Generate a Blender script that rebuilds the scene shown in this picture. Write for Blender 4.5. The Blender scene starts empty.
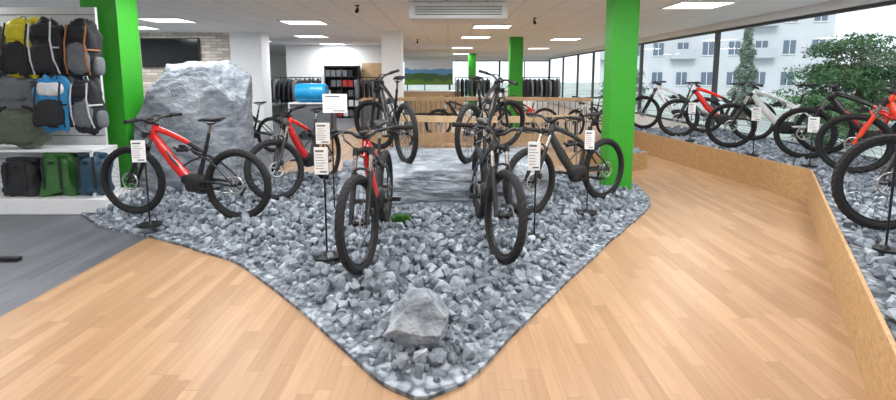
import bpy, bmesh, math, random
import numpy as np
from mathutils import Vector, Matrix, noise
random.seed(7); np.random.seed(7)
scene=bpy.context.scene
col=scene.collection
scene.view_settings.view_transform='Standard'
scene.view_settings.look='None'

# ------------------------------------------------------------ materials
def newmat(name):
    m=bpy.data.materials.new(name); m.use_nodes=True
    nt=m.node_tree; nt.nodes.clear()
    out=nt.nodes.new('ShaderNodeOutputMaterial')
    b=nt.nodes.new('ShaderNodeBsdfPrincipled')
    nt.links.new(b.outputs[0],out.inputs[0])
    return m,nt,b
def N(nt,t,**k):
    n=nt.nodes.new(t)
    for a,v in k.items(): setattr(n,a,v)
    return n
def rgba(c): return (c[0],c[1],c[2],1)
def mat(name,c,rough=.5,metal=0,var=.1,scale=18,bump=0,coat=0,c2=None):
    m,nt,b=newmat(name)
    tc=N(nt,'ShaderNodeTexCoord'); no=N(nt,'ShaderNodeTexNoise'); no.inputs['Scale'].default_value=scale
    no.inputs['Detail'].default_value=4
    nt.links.new(tc.outputs['Object'],no.inputs['Vector'])
    r=N(nt,'ShaderNodeValToRGB')
    lo=c2 if c2 else tuple(x*(1-var) for x in c)
    hi=tuple(min(1,x*(1+var)) for x in c)
    r.color_ramp.elements[0].position=.35; r.color_ramp.elements[1].position=.65
    r.color_ramp.elements[0].color=rgba(lo); r.color_ramp.elements[1].color=rgba(hi)
    nt.links.new(no.outputs[0],r.inputs[0]); nt.links.new(r.outputs[0],b.inputs['Base Color'])
    b.inputs['Roughness'].default_value=rough; b.inputs['Metallic'].default_value=metal
    if coat: b.inputs['Coat Weight'].default_value=coat
    if bump:
        bp=N(nt,'ShaderNodeBump'); bp.inputs['Strength'].default_value=bump; bp.inputs['Distance'].default_value=.02
        nt.links.new(no.outputs[0],bp.inputs['Height']); nt.links.new(bp.outputs[0],b.inputs['Normal'])
    return m
def emis(name,c,s):
    m,nt,b=newmat(name)
    b.inputs['Base Color'].default_value=rgba(c)
    b.inputs['Emission Color'].default_value=rgba(c); b.inputs['Emission Strength'].default_value=s
    return m
def stone_mat(name,dark,light,fixed=False):
    m,nt,b=newmat(name)
    g=N(nt,'ShaderNodeNewGeometry'); oi=N(nt,'ShaderNodeObjectInfo')
    ad=N(nt,'ShaderNodeMath',operation='ADD'); fr=N(nt,'ShaderNodeMath',operation='FRACT')
    nt.links.new(g.outputs['Random Per Island'],ad.inputs[0]); nt.links.new(oi.outputs['Random'],ad.inputs[1])
    nt.links.new(ad.outputs[0],fr.inputs[0])
    no=N(nt,'ShaderNodeTexNoise'); no.inputs['Scale'].default_value=16; no.inputs['Detail'].default_value=5; no.inputs['Distortion'].default_value=1.2
    nt.links.new(g.outputs['Position'],no.inputs['Vector'])
    a2=N(nt,'ShaderNodeMath',operation='MULTIPLY_ADD'); a2.inputs[1].default_value=.55
    nt.links.new(fr.outputs[0],a2.inputs[0]); 
    s2=N(nt,'ShaderNodeMath',operation='MULTIPLY_ADD'); s2.inputs[1].default_value=.85; s2.inputs[2].default_value=-.23
    nt.links.new(no.outputs[0],s2.inputs[0]); nt.links.new(s2.outputs[0],a2.inputs[2])
    r=N(nt,'ShaderNodeValToRGB'); r.color_ramp.elements[0].color=rgba(dark); r.color_ramp.elements[1].color=rgba(light)
    e=r.color_ramp.elements.new(.5); e.color=rgba(tuple((dark[i]*.62+light[i]*.38) for i in range(3)))
    nt.links.new(a2.outputs[0],r.inputs[0]); nt.links.new(r.outputs[0],b.inputs['Base Color'])
    b.inputs['Roughness'].default_value=.75
    bp=N(nt,'ShaderNodeBump'); bp.inputs['Strength'].default_value=.35; bp.inputs['Distance'].default_value=.01
    nt.links.new(no.outputs[0],bp.inputs['Height']); nt.links.new(bp.outputs[0],b.inputs['Normal'])
    return m
def rock_mat(name):
    m,nt,b=newmat(name)
    tc=N(nt,'ShaderNodeTexCoord')
    mp=N(nt,'ShaderNodeMapping'); mp.inputs['Rotation'].default_value=(.5,.4,0); mp.inputs['Scale'].default_value=(1,1,2.2)
    no=N(nt,'ShaderNodeTexNoise'); no.inputs['Scale'].default_value=4; no.inputs['Detail'].default_value=10; no.inputs['Roughness'].default_value=.7; no.inputs['Distortion'].default_value=.6
    nt.links.new(tc.outputs['Object'],mp.inputs[0]); nt.links.new(mp.outputs[0],no.inputs['Vector'])
    r=N(nt,'ShaderNodeValToRGB')
    r.color_ramp.elements[0].position=.3; r.color_ramp.elements[0].color=(.085,.105,.13,1)
    r.color_ramp.elements[1].position=.72; r.color_ramp.elements[1].color=(.56,.60,.65,1)
    e=r.color_ramp.elements.new(.5); e.color=(.26,.295,.335,1)
    nt.links.new(no.outputs[0],r.inputs[0]); nt.links.new(r.outputs[0],b.inputs['Base Color'])
    b.inputs['Roughness'].default_value=.8
    bp=N(nt,'ShaderNodeBump'); bp.inputs['Strength'].default_value=.8; bp.inputs['Distance'].default_value=.04
    nt.links.new(no.outputs[0],bp.inputs['Height']); nt.links.new(bp.outputs[0],b.inputs['Normal'])
    return m
def plank_mat(name,c1,c2,cm,L,W,rough=.38,grain=.25,spec=.5):
    # planks run along world Y, random stagger and tone per strip
    m,nt,b=newmat(name)
    g=N(nt,'ShaderNodeNewGeometry'); sp=N(nt,'ShaderNodeSeparateXYZ'); nt.links.new(g.outputs['Position'],sp.inputs[0])
    def M(op,a,b_=None,c=None):
        n=N(nt,'ShaderNodeMath',operation=op)
        for i,x in enumerate((a,b_,c)):
            if x is None: continue
            if isinstance(x,(int,float)): n.inputs[i].default_value=x
            else: nt.links.new(x,n.inputs[i])
        return n.outputs[0]
    u=M('DIVIDE',sp.outputs['X'],W); row=M('FLOOR',u); fu=M('FRACT',u)
    wn=N(nt,'ShaderNodeTexWhiteNoise',noise_dimensions='1D'); nt.links.new(row,wn.inputs['W'])
    v=M('ADD',M('DIVIDE',sp.outputs['Y'],L),M('MULTIPLY',wn.outputs['Value'],9.0)); cl=M('FLOOR',v); fv=M('FRACT',v)
    cb=N(nt,'ShaderNodeCombineXYZ'); nt.links.new(row,cb.inputs[0]); nt.links.new(cl,cb.inputs[1])
    w2=N(nt,'ShaderNodeTexWhiteNoise',noise_dimensions='2D'); nt.links.new(cb.outputs[0],w2.inputs['Vector'])
    r=N(nt,'ShaderNodeValToRGB'); r.color_ramp.elements[0].color=rgba(c2); r.color_ramp.elements[1].color=rgba(c1)
    nt.links.new(w2.outputs['Value'],r.inputs[0])
    mp2=N(nt,'ShaderNodeMapping'); mp2.inputs['Scale'].default_value=(24,1.4,1)
    nt.links.new(g.outputs['Position'],mp2.inputs[0])
    off=N(nt,'ShaderNodeVectorMath',operation='ADD'); nt.links.new(mp2.outputs[0],off.inputs[0])
    sc=N(nt,'ShaderNodeVectorMath',operation='SCALE'); sc.inputs['Scale'].default_value=20; nt.links.new(w2.outputs['Color'],sc.inputs[0]); nt.links.new(sc.outputs[0],off.inputs[1])
    no=N(nt,'ShaderNodeTexNoise'); no.inputs['Scale'].default_value=1.6; no.inputs['Detail'].default_value=6
    nt.links.new(off.outputs[0],no.inputs['Vector'])
    r2=N(nt,'ShaderNodeValToRGB'); r2.color_ramp.elements[0].position=.3; r2.color_ramp.elements[1].position=.7
    r2.color_ramp.elements[0].color=(1-grain,)*3+(1,); r2.color_ramp.elements[1].color=(1,1,1,1)
    nt.links.new(no.outputs[0],r2.inputs[0])
    mx=N(nt,'ShaderNodeMix',data_type='RGBA',blend_type='MULTIPLY'); mx.inputs[0].default_value=1
    nt.links.new(r.outputs[0],mx.inputs[6]); nt.links.new(r2.outputs[0],mx.inputs[7])
    s1=M('LESS_THAN',M('MULTIPLY',fu,W),.0022); s2=M('LESS_THAN',M('MULTIPLY',fv,L),.003); s=M('MAXIMUM',s1,s2)
    mm=N(nt,'ShaderNodeMix',data_type='RGBA'); nt.links.new(M('MULTIPLY',s,.6),mm.inputs[0]); nt.links.new(mx.outputs[2],mm.inputs[6]); mm.inputs[7].default_value=rgba(cm)
    nt.links.new(mm.outputs[2],b.inputs['Base Color']); b.inputs['Roughness'].default_value=rough
    b.inputs['Specular IOR Level'].default_value=spec
    return m
def osb_mat(name):
    m,nt,b=newmat(name)
    g=N(nt,'ShaderNodeNewGeometry')
    mp=N(nt,'ShaderNodeMapping'); mp.inputs['Scale'].default_value=(1,1,2.2)
    nt.links.new(g.outputs['Position'],mp.inputs[0])
    v=N(nt,'ShaderNodeTexVoronoi'); v.inputs['Scale'].default_value=30
    no=N(nt,'ShaderNodeTexNoise'); no.inputs['Scale'].default_value=16; no.inputs['Detail'].default_value=6; no.inputs['Distortion'].default_value=1.5
    nt.links.new(mp.outputs[0],v.inputs['Vector']); nt.links.new(mp.outputs[0],no.inputs['Vector'])
    r=N(nt,'ShaderNodeValToRGB'); r.color_ramp.elements[0].color=(.36,.20,.085,1); r.color_ramp.elements[1].color=(.58,.37,.175,1)
    r.color_ramp.elements[0].position=.2; r.color_ramp.elements[1].position=.75
    mx=N(nt,'ShaderNodeMix',data_type='RGBA'); mx.inputs[0].default_value=.65
    nt.links.new(v.outputs['Color'],mx.inputs[6]); nt.links.new(no.outputs[0],mx.inputs[7])
    nt.links.new(mx.outputs[2],r.inputs[0]); nt.links.new(r.outputs[0],b.inputs['Base Color']); b.inputs['Roughness'].default_value=.6
    return m
def brick_mat(name,c1,c2,cm,w,h,ms,off=.5,rough=.8,coord='wall',bump=.0):
    m,nt,b=newmat(name)
    g=N(nt,'ShaderNodeNewGeometry'); mp=N(nt,'ShaderNodeMapping')
    if coord=='wall': mp.inputs['Rotation'].default_value=(math.radians(-90),0,0)
    nt.links.new(g.outputs['Position'],mp.inputs[0])
    br=N(nt,'ShaderNodeTexBrick'); br.offset=off
    for k,v in (('Color1',rgba(c1)),('Color2',rgba(c2)),('Mortar',rgba(cm))): br.inputs[k].default_value=v
    br.inputs['Scale'].default_value=1; br.inputs['Mortar Size'].default_value=ms; br.inputs['Brick Width'].default_value=w; br.inputs['Row Height'].default_value=h
    nt.links.new(mp.outputs[0],br.inputs['Vector']); nt.links.new(br.outputs[0],b.inputs['Base Color'])
    b.inputs['Roughness'].default_value=rough
    if bump:
        bp=N(nt,'ShaderNodeBump'); bp.invert=True; bp.inputs['Strength'].default_value=bump; bp.inputs['Distance'].default_value=.02
        nt.links.new(br.outputs['Fac'],bp.inputs['Height']); nt.links.new(bp.outputs[0],b.inputs['Normal'])
    return m
def pebble_mat(name):
    m,nt,b=newmat(name)
    g=N(nt,'ShaderNodeNewGeometry')
    no0=N(nt,'ShaderNodeTexNoise'); no0.inputs['Scale'].default_value=9
    mx0=N(nt,'ShaderNodeMix',data_type='RGBA'); mx0.inputs[0].default_value=.12
    nt.links.new(g.outputs['Position'],no0.inputs['Vector']); nt.links.new(g.outputs['Position'],mx0.inputs[6]); nt.links.new(no0.outputs['Color'],mx0.inputs[7])
    v=N(nt,'ShaderNodeTexVoronoi'); v.inputs['Scale'].default_value=17
    nt.links.new(mx0.outputs[2],v.inputs['Vector'])
    bw=N(nt,'ShaderNodeSeparateColor'); nt.links.new(v.outputs['Color'],bw.inputs[0])
    r=N(nt,'ShaderNodeValToRGB'); r.color_ramp.elements[0].color=(.11,.13,.16,1); r.color_ramp.elements[1].color=(.44,.49,.54,1)
    nt.links.new(bw.outputs[0],r.inputs[0])
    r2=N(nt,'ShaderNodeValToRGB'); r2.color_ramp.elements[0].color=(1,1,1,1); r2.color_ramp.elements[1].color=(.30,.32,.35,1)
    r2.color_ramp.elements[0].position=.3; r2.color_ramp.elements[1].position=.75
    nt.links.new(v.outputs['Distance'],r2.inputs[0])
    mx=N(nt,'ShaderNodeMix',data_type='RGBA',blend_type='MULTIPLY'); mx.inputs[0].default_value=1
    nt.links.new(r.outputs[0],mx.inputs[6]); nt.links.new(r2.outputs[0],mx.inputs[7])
    nt.links.new(mx.outputs[2],b.inputs['Base Color']); b.inputs['Roughness'].default_value=.8
    bp=N(nt,'ShaderNodeBump'); bp.invert=True; bp.inputs['Strength'].default_value=.7; bp.inputs['Distance'].default_value=.02
    nt.links.new(v.outputs['Distance'],bp.inputs['Height']); nt.links.new(bp.outputs[0],b.inputs['Normal'])
    return m
def glass_mat(name):
    m=bpy.data.materials.new(name); m.use_nodes=True; nt=m.node_tree; nt.nodes.clear()
    out=N(nt,'ShaderNodeOutputMaterial'); t=N(nt,'ShaderNodeBsdfTransparent'); gl=N(nt,'ShaderNodeBsdfGlossy'); gl.inputs['Roughness'].default_value=.02
    t.inputs[0].default_value=(.97,.99,1,1)
    mx=N(nt,'ShaderNodeMixShader'); mx.inputs[0].default_value=.04
    nt.links.new(t.outputs[0],mx.inputs[1]); nt.links.new(gl.outputs[0],mx.inputs[2]); nt.links.new(mx.outputs[0],out.inputs[0])
    return m

M_green=mat('green_paint',(.028,.31,.014),.5,var=.04)
M_white=mat('white_paint',(.84,.86,.88),.6,var=.02)
M_whitelam=mat('white_laminate',(.80,.81,.82),.35,var=.02)
M_blackm=mat('black_metal',(.012,.012,.014),.45,.3)
M_matte=mat('matte_black',(.012,.012,.014),.6)
M_rubber=mat('tire_rubber',(.010,.010,.011),.8,scale=60)
M_rim=mat('rim_black',(.012,.012,.014),.4,.3)
M_steel=mat('brushed_steel',(.55,.56,.58),.3,.9)
M_chrome=mat('stanchion_metal',(.30,.28,.25),.2,.9)
M_red=mat('red_lacquer',(.66,.014,.010),.25,var=.05,coat=.5)
M_bblack=mat('black_lacquer',(.010,.011,.013),.35,coat=.2)
M_olive=mat('dark_green_lacquer',(.020,.030,.027),.35,coat=.3)
M_silver=mat('pale_grey_lacquer',(.78,.80,.82),.3,coat=.4)
M_orange=mat('orange_lacquer',(.78,.055,.018),.3,coat=.4)
M_stone=stone_mat('crushed_basalt',(.065,.083,.108),(.52,.58,.645))
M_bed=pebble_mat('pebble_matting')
M_rock=rock_mat('grey_boulder')
M_wood=plank_mat('oak_strip',(.485,.30,.168),(.375,.218,.112),(.18,.10,.05),.8,.085,.40,.18,.38)
M_grey=plank_mat('grey_plank_vinyl',(.155,.165,.185),(.11,.12,.135),(.05,.055,.06),1.0,.15,.5,.3)
M_osb=osb_mat('osb_board')
M_ply=mat('birch_plywood',(.58,.40,.23),.5,var=.12,scale=6)
M_ceil=brick_mat('ceiling_tiles',(.95,.965,.98),(.92,.94,.96),(.62,.64,.66),.625,.625,.008,off=0,coord='floor')
M_stonewall=brick_mat('stacked_stone',(.86,.80,.71),(.52,.47,.41),(.30,.27,.24),.34,.085,.006,coord='wall',bump=.8)
M_glass=glass_mat('window_glass')
M_frame=mat('dark_window_frame',(.045,.048,.052),.45)
M_slat=mat('pale_slatwall',(.62,.63,.64),.5,var=.03)
M_panel=emis('light_panel',(1,.99,.97),3.2)
M_screen=mat('tv_screen',(.012,.013,.015),.12,var=.02)
M_yellow=mat('yellow_fabric',(.68,.58,.02),.7,bump=.2)
M_fblack=mat('black_fabric',(.018,.019,.022),.8,bump=.3)
M_fgrey=mat('grey_fabric',(.13,.14,.155),.8,bump=.3)
M_fwhite=mat('light_grey_fabric',(.6,.62,.65),.8,bump=.2)
M_forange=mat('orange_fabric',(.42,.16,.05),.7,bump=.2)
M_folive=mat('olive_fabric',(.10,.115,.085),.8,bump=.4)
M_fblue=mat('blue_fabric',(.02,.22,.48),.7,bump=.2)
M_fgreen=mat('green_tarpaulin',(.035,.13,.03),.45,bump=.2)
M_fteal=mat('dark_blue_tarpaulin',(.02,.06,.10),.45,bump=.2)
M_paper=mat('white_paper',(.85,.86,.87),.6,var=.01)
M_ink=mat('printed_ink',(.12,.12,.13),.6)
M_blue=mat('blue_plastic',(.01,.30,.62),.35)
M_red2=mat('red_fabric',(.45,.03,.03),.7)

# ------------------------------------------------------------ mesh builder
class MB:
    def __init__(s): s.v=[];s.f=[];s.m=[];s.s=[]
    def add(s,vs,fs,m=0,smooth=False,M=None):
        o=len(s.v)
        for p in vs:
            p=Vector(p); s.v.append(tuple(M@p) if M else tuple(p))
        for f in fs: s.f.append([o+i for i in f]); s.m.append(m); s.s.append(smooth)
        return s
    def box(s,c,sz,m=0,M=None):
        x,y,z=c; a,b,h=sz[0]/2,sz[1]/2,sz[2]/2
        vs=[(x-a,y-b,z-h),(x+a,y-b,z-h),(x+a,y+b,z-h),(x-a,y+b,z-h),(x-a,y-b,z+h),(x+a,y-b,z+h),(x+a,y+b,z+h),(x-a,y+b,z+h)]
        return s.add(vs,[(0,3,2,1),(4,5,6,7),(0,1,5,4),(1,2,6,5),(2,3,7,6),(3,0,4,7)],m,False,M)
    def tube(s,pts,ra,rb=None,n=8,m=0,up=(0,1,0),caps=True,smooth=True,M=None,closed=False):
        pts=[Vector(p) for p in pts]; k=len(pts)
        if not isinstance(ra,(list,tuple)): ra=[ra]*k
        if rb is None: rb=ra
        if not isinstance(rb,(list,tuple)): rb=[rb]*k
        up=Vector(up); vs=[];fs=[]
        for i,p in enumerate(pts):
            if closed: t=pts[(i+1)%k]-pts[i-1]
            else: t=(pts[min(i+1,k-1)]-pts[max(i-1,0)])
            t.normalize(); sd=t.cross(up)
            if sd.length<1e-4: sd=t.cross(Vector((1,.01,0)))
            sd.normalize(); u=sd.cross(t)
            for j in range(n):
                a=2*math.pi*j/n
                vs.append(p+u*(math.cos(a)*ra[i])+sd*(math.sin(a)*rb[i]))
        rng=k if closed else k-1
        for i in range(rng):
            i2=(i+1)%k
            for j in range(n):
                fs.append((i*n+j,i*n+(j+1)%n,i2*n+(j+1)%n,i2*n+j))
        s.add(vs,fs,m,smooth,M)
        if caps and not closed:
            s.add(vs[:n],[tuple(reversed(range(n)))],m,False,M); s.add(vs[-n:],[tuple(range(n))],m,False,M)
        return s
    def torus(s,R,r,nu=48,nv=8,m=0,c=(0,0,0),knob=0,rw=None,smooth=True,M=None):
        # axis along Y
        rw=rw or r; vs=[];fs=[]
        for i in range(nu):
            a=2*math.pi*i/nu
            for j in range(nv):
                b=2*math.pi*j/nv; q=math.cos(b)
                e=knob if (q>.2 and (i+(j%2))%2==0) else 0
                rr=R+(r+e)*q
                vs.append((c[0]+rr*math.cos(a),c[1]+(rw+e*.5)*math.sin(b),c[2]+rr*math.sin(a)))
        for i in range(nu):
            for j in range(nv):
                fs.append((i*nv+j,((i+1)%nu)*nv+j,((i+1)%nu)*nv+(j+1)%nv,i*nv+(j+1)%nv))
        return s.add(vs,fs,m,smooth,M)
    def sup(s,c,r,e1=.5,e2=.5,nu=20,nv=12,m=0,taper=0,M=None,smooth=True,wob=0,seed=0):
        f=lambda x,e: math.copysign(abs(x)**e,x)
        vs=[];fs=[]
        for i in range(nv+1):
            ph=-math.pi/2+math.pi*i/nv
            for j in range(nu):
                th=2*math.pi*j/nu
                x=f(math.cos(ph),e1)*f(math.cos(th),e2); y=f(math.cos(ph),e1)*f(math.sin(th),e2); z=f(math.sin(ph),e1)
                k=1-taper*(z*.5+.5)
                w=1+(wob*noise.noise(Vector((x*1.7+seed,y*1.7,z*1.7+seed)))+wob*.45*noise.noise(Vector((x*4+seed,y*4,z*4))) if wob else 0)
                vs.append((c[0]+x*r[0]*k*w,c[1]+y*r[1]*k*w,c[2]+z*r[2]*w))
        for i in range(nv):
            for j in range(nu):
                fs.append((i*nu+j,i*nu+(j+1)%nu,(i+1)*nu+(j+1)%nu,(i+1)*nu+j))
        return s.add(vs,fs,m,smooth,M)
    def disc(s,c,r,h,n=24,m=0,axis='Z',M=None):
        d={'Z':(0,0,h/2),'Y':(0,h/2,0),'X':(h/2,0,0)}[axis]
        c=Vector(c); d=Vector(d)
        return s.tube([c-d,c+d],r,n=n,m=m,up=(1,0,0) if axis!='X' else (0,1,0),M=M)
    def mesh(s,name,mats):
        me=bpy.data.meshes.new(name); me.from_pydata(s.v,[],s.f); me.update()
        for m in mats: me.materials.append(m)
        me.polygons.foreach_set('material_index',s.m); me.polygons.foreach_set('use_smooth',s.s)
        return me
def obj(name,me,parent=None,M=None,loc=None,bevel=0):
    o=bpy.data.objects.new(name,me); col.objects.link(o)
    if parent is not None: o.parent=parent
    if M is not None: o.matrix_basis=M
    if loc is not None: o.location=loc
    if bevel:
        b=o.modifiers.new('bevel','BEVEL'); b.width=bevel; b.segments=2; b.limit_method='ANGLE'
    return o
def top(o,label,cat,group=None,kind=None):
    o['label']=label; o['category']=cat
    if group: o['group']=group
    if kind: o['kind']=kind
    return o
def struct(o,label=None,cat=None):
    o['kind']='structure'
    if label: o['label']=label
    if cat: o['category']=cat
    return o
def empty(name,loc,rz=0):
    e=bpy.data.objects.new(name,None); e.empty_display_size=.1; col.objects.link(e); e.location=loc; e.rotation_euler=(0,0,rz); return e
def sbox(name,lo,hi,m,label,cat,bevel=0):
    c=[(lo[i]+hi[i])/2 for i in range(3)]; sz=[hi[i]-lo[i] for i in range(3)]
    mb=MB().box((0,0,0),sz)
    return struct(obj(name,mb.mesh(name,[m]),loc=c,bevel=bevel),label,cat)

CH=2.8
# ------------------------------------------------------------ room shell
sbox('floor',(-3,-4,-.1),(6.3,30,0),M_wood,'warm oak strip parquet floor with satin finish','floor')
sbox('floor.001',(-9.5,-4,-.1),(-3,30,0),M_grey,'grey plank vinyl floor beside the oak parquet','floor')
sbox('ceiling',(-9.5,-4,CH),(6.6,30,CH+.15),M_ceil,'white suspended tile ceiling','ceiling')
sbox('wall_left',(-9.7,-4,0),(-9.5,30,CH),M_white,'white painted interior wall','wall')
sbox('wall_rear',(-9.5,-4.2,0),(6.3,-4,CH),M_white,'white painted interior wall','wall')
sbox('wall_far',(-9.5,30,0),(-3,30.2,CH),M_white,'white painted wall at the end of the shop','wall')
sbox('wall_stone',(-9.5,13.6,0),(-5.95,13.9,CH),M_stonewall,'wall clad in stacked beige and grey stone','wall')
sbox('wall_partition',(-5.95,13.3,0),(-5.1,13.9,CH),M_white,'white painted wall end beside the stone cladding','wall')
sbox('wall_sill',(6.2,-4,0),(6.4,30,.35),M_white,'low wall below the shop windows','wall')
sbox('wall_header',(6.2,-4,2.66),(6.4,30,CH),M_white,'wall strip above the shop windows','wall')
sbox('wall_header.001',(-3,30,2.55),(6.3,30.2,CH),M_white,'wall strip above the end windows','wall')
def bay(name,p0,p1,z0,z1,n=1):
    p0=Vector((p0[0],p0[1],0)); p1=Vector((p1[0],p1[1],0)); L=(p1-p0).length; ang=math.atan2((p1-p0).y,(p1-p0).x)
    mb=MB(); t=.055
    mb.box((L/2,0,z0+t/2),(L,.08,t)); mb.box((L/2,0,z1-t/2),(L,.08,t))
    for i in range(n+1):
        x=t/2+(L-t)*i/n; mb.box((x,0,(z0+z1)/2),(t,.08,z1-z0-2*t))
    o=obj(name,mb.mesh(name,[M_frame]),loc=p0); o.rotation_euler=(0,0,ang)
    struct(o,'large shop window with slim dark frame','window')
    g=obj('window_pane',MB().add([(t,0,z0+t),(L-t,0,z0+t),(L-t,0,z1-t),(t,0,z1-t)],[(0,1,2,3)]).mesh('pane',[M_glass]),parent=o)
ys=[-4,1.6,6.2,11.4,15.8,18.5,21,23.5,26.5,30]
for i in range(len(ys)-1):
    bay('window_%d'%(i+1),(6.3,ys[i]),(6.3,ys[i+1]),.35,2.66,1)
for i in range(3):
    bay('window_%d'%(10+i),(-3+3.1*i,30.1),(-3+3.1*(i+1),30.1),.02,2.55,2)
# pillars
def pillar(x0,x1,y0,y1,m,label):
    sz=(x1-x0,y1-y0,CH)
    o=obj('pillar',MB().box((0,0,CH/2),sz).mesh('pillar',[m]),loc=((x0+x1)/2,(y0+y1)/2,0),bevel=.008); top(o,label,'pillar'); o['kind']='structure'
pillar(-4.64,-4.18,6.2,6.62,M_green,'bright green square pillar beside the backpack display')
pillar(2.16,2.5,6.4,6.72,M_green,'bright green square pillar rising out of the gravel')
pillar(1.92,2.32,15,15.4,M_green,'bright green square pillar deeper in the shop')
pillar(1.1,1.5,26,26.4,M_green,'bright green square pillar near the end windows')
pillar(-1.78,-1.24,13,13.5,M_white,'white square column')

# ceiling lights
pm=MB().box((0,0,0),(.86,.72,.02)).mesh('light_panel',[M_panel,M_white])
fr=MB()
for (a,b,c,d) in ((0,.38,.92,.04),(0,-.38,.92,.04),(.445,0,.03,.80),(-.445,0,.03,.80)): fr.box((a,b,-.002),(c,d,.024))
fm=fr.mesh('light_frame',[M_white])
def panel(x,y,w=1.0,e=53):
    o=obj('ceiling_light',pm,loc=(x,y,CH-.012)); top(o,'square recessed ceiling light panel glowing white','ceiling light',group='ceiling light panels')
    obj('frame',fm,parent=o)
    L=bpy.data.lights.new('panel_lamp','AREA'); L.shape='RECTANGLE'; L.size=.82; L.size_y=.7; L.energy=e; L.color=(.97,.985,1)
    lo=bpy.data.objects.new('panel_lamp',L); col.objects.link(lo); lo.location=(x,y,CH-.04)
for p in [(-6,10.5),(-3.2,10.9),(-4.1,14.7),(-4.3,18.2),(1.06,11.8),(.85,15),(.6,20.7),(4.2,8.3),(3.8,15.8),(3.9,21),(-3.4,23),
          (-6.4,6),(-3.2,6.4),(.4,6.2),(4.2,4.2),(-6,2),(-2.6,2.4),(.9,2.4),(4,.2),(-2.6,-1.6),(1,-1.6),(-6,-1.6),(.7,26),(-6.5,16.5),(-1.4,4.4),(1.9,4.6),(-7.7,12.0)]:
    panel(*p)

# ceiling air unit
e=empty('air_conditioner',(.17,8.3,2.53)); top(e,'white ceiling mounted air conditioning cassette with slotted grille','air conditioner')
mb=MB().box((0,0,.13),(1.6,.7,.27)); obj('body',mb.mesh('ac',[M_whitelam]),e,bevel=.02)
mb=MB()
for i in range(4): mb.box((0,-.36,.06+i*.04),(1.4,.02,.008))
obj('grille',mb.mesh('acg',[M_frame]),e)
for (x,y) in [(-1.55,8.4),(1.8,10.2),(-1.0,16)]:
    e=empty('ceiling_spotlight',(x,y,CH)); top(e,'small black adjustable ceiling spotlight','spotlight',group='ceiling spotlights')
    obj('mount',MB().disc((0,0,-.01),.035,.02).tube([(0,0,0),(0,0,-.06)],.008).mesh('mount',[M_blackm]),e)
    obj('lamp_head',MB().tube([(0,.035,-.055),(0,-.05,-.11)],[.024,.032],n=14,up=(1,0,0)).mesh('head',[M_blackm]),e)

# ------------------------------------------------------------ gravel island
poly=[(-4.386,5.54),(-3.69,4.93),(-2.83,4.56),(-1.80,3.96),(-1.05,3.16),(-.60,2.62),(-.34,2.31),(-.13,2.19),(.10,2.33),(.45,2.86),(.964,3.62),(1.74,4.71),(2.5,5.75),(2.66,6.2),(2.78,7.0),(2.6,7.6),(-4.0,7.6),(-4.1,6.7),(-4.386,6.1)]
def resample(poly,step=.12):
    out=[];n=len(poly)
    for i in range(n):
        a=Vector(poly[i]); b=Vector(poly[(i+1)%n]); k=max(1,int((b-a).length/step))
        for j in range(k): out.append(tuple(a.lerp(b,j/k)))
    return out
def chaikin(P,it=2):
    for _ in range(it):
        Q=[];n=len(P)
        for i in range(n):
            a=Vector(P[i]);b=Vector(P[(i+1)%n]); Q+= [tuple(a*.85+b*.15),tuple(a*.15+b*.85)]
        P=Q
    return P
isl=resample(chaikin(poly,2),.1)
isl=[(x+.016*noise.noise(Vector((x*3,y*3,0))),y+.016*noise.noise(Vector((x*3,y*3,5)))) for x,y in isl]
def inside(P,poly):
    x,y=P[:,0],P[:,1]; ins=np.zeros(len(P),bool); n=len(poly)
    for i in range(n):
        x1,y1=poly[i];x2,y2=poly[(i+1)%n]
        if y1==y2: continue
        c=((y1>y)!=(y2>y))&(x<(x2-x1)*(y-y1)/(y2-y1)+x1); ins^=c
    return ins
def edist(P,poly):
    d=np.full(len(P),1e9); n=len(poly)
    for i in range(n):
        a=np.array(poly[i]);b=np.array(poly[(i+1)%n]); ab=b-a; L=(ab**2).sum()+1e-12
        t=np.clip(((P-a)@ab)/L,0,1); q=a+t[:,None]*ab; d=np.minimum(d,np.sqrt(((P-q)**2).sum(1)))
    return d
def hgt(d): return .024+.065*min(max(d-.1,0)/.35,1)
def bed(name,poly,mats,label):
    n=len(poly); area=sum(poly[i][0]*poly[(i+1)%n][1]-poly[(i+1)%n][0]*poly[i][1] for i in range(n))
    P=poly if area>0 else poly[::-1]
    mb=MB(); vs=[(x,y,.0) for x,y in P]+[(x,y,.024) for x,y in P]
    mb.add(vs,[(i,(i+1)%n,n+(i+1)%n,n+i) for i in range(n)]+[tuple(range(n,2*n))])
    A=np.array(P); x0,y0=A.min(0);x1,y1=A.max(0); c=.08
    gx=np.arange(x0,x1,c);gy=np.arange(y0,y1,c); G=np.array([(a,b) for a in gx for b in gy])
    ins=inside(G,P); d=edist(G,P); ny=len(gy)
    z=[ (hgt(dd) if (i_ and dd>.1) else .018) for dd,i_ in zip(d,ins)]
    vs=[(G[k][0],G[k][1],z[k]) for k in range(len(G))]; ok=(ins&(d>.02)); fs=[]
    for i in range(len(gx)-1):
        for j in range(ny-1):
            q=(i*ny+j,(i+1)*ny+j,(i+1)*ny+j+1,i*ny+j+1)
            if all(ok[k] for k in q): fs.append(q)
    mb.add(vs,fs,0,True)
    me=mb.mesh(name,mats); bm=bmesh.new(); bm.from_mesh(me); bmesh.ops.delete(bm,geom=[v for v in bm.verts if not v.link_faces],context='VERTS'); bm.to_mesh(me); bm.free()
    return top(obj(name,me),label,'gravel bed')
bed('gravel_bed',isl,[M_bed],'pointed bed of grey pebble matting edging a crushed stone display')
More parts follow.
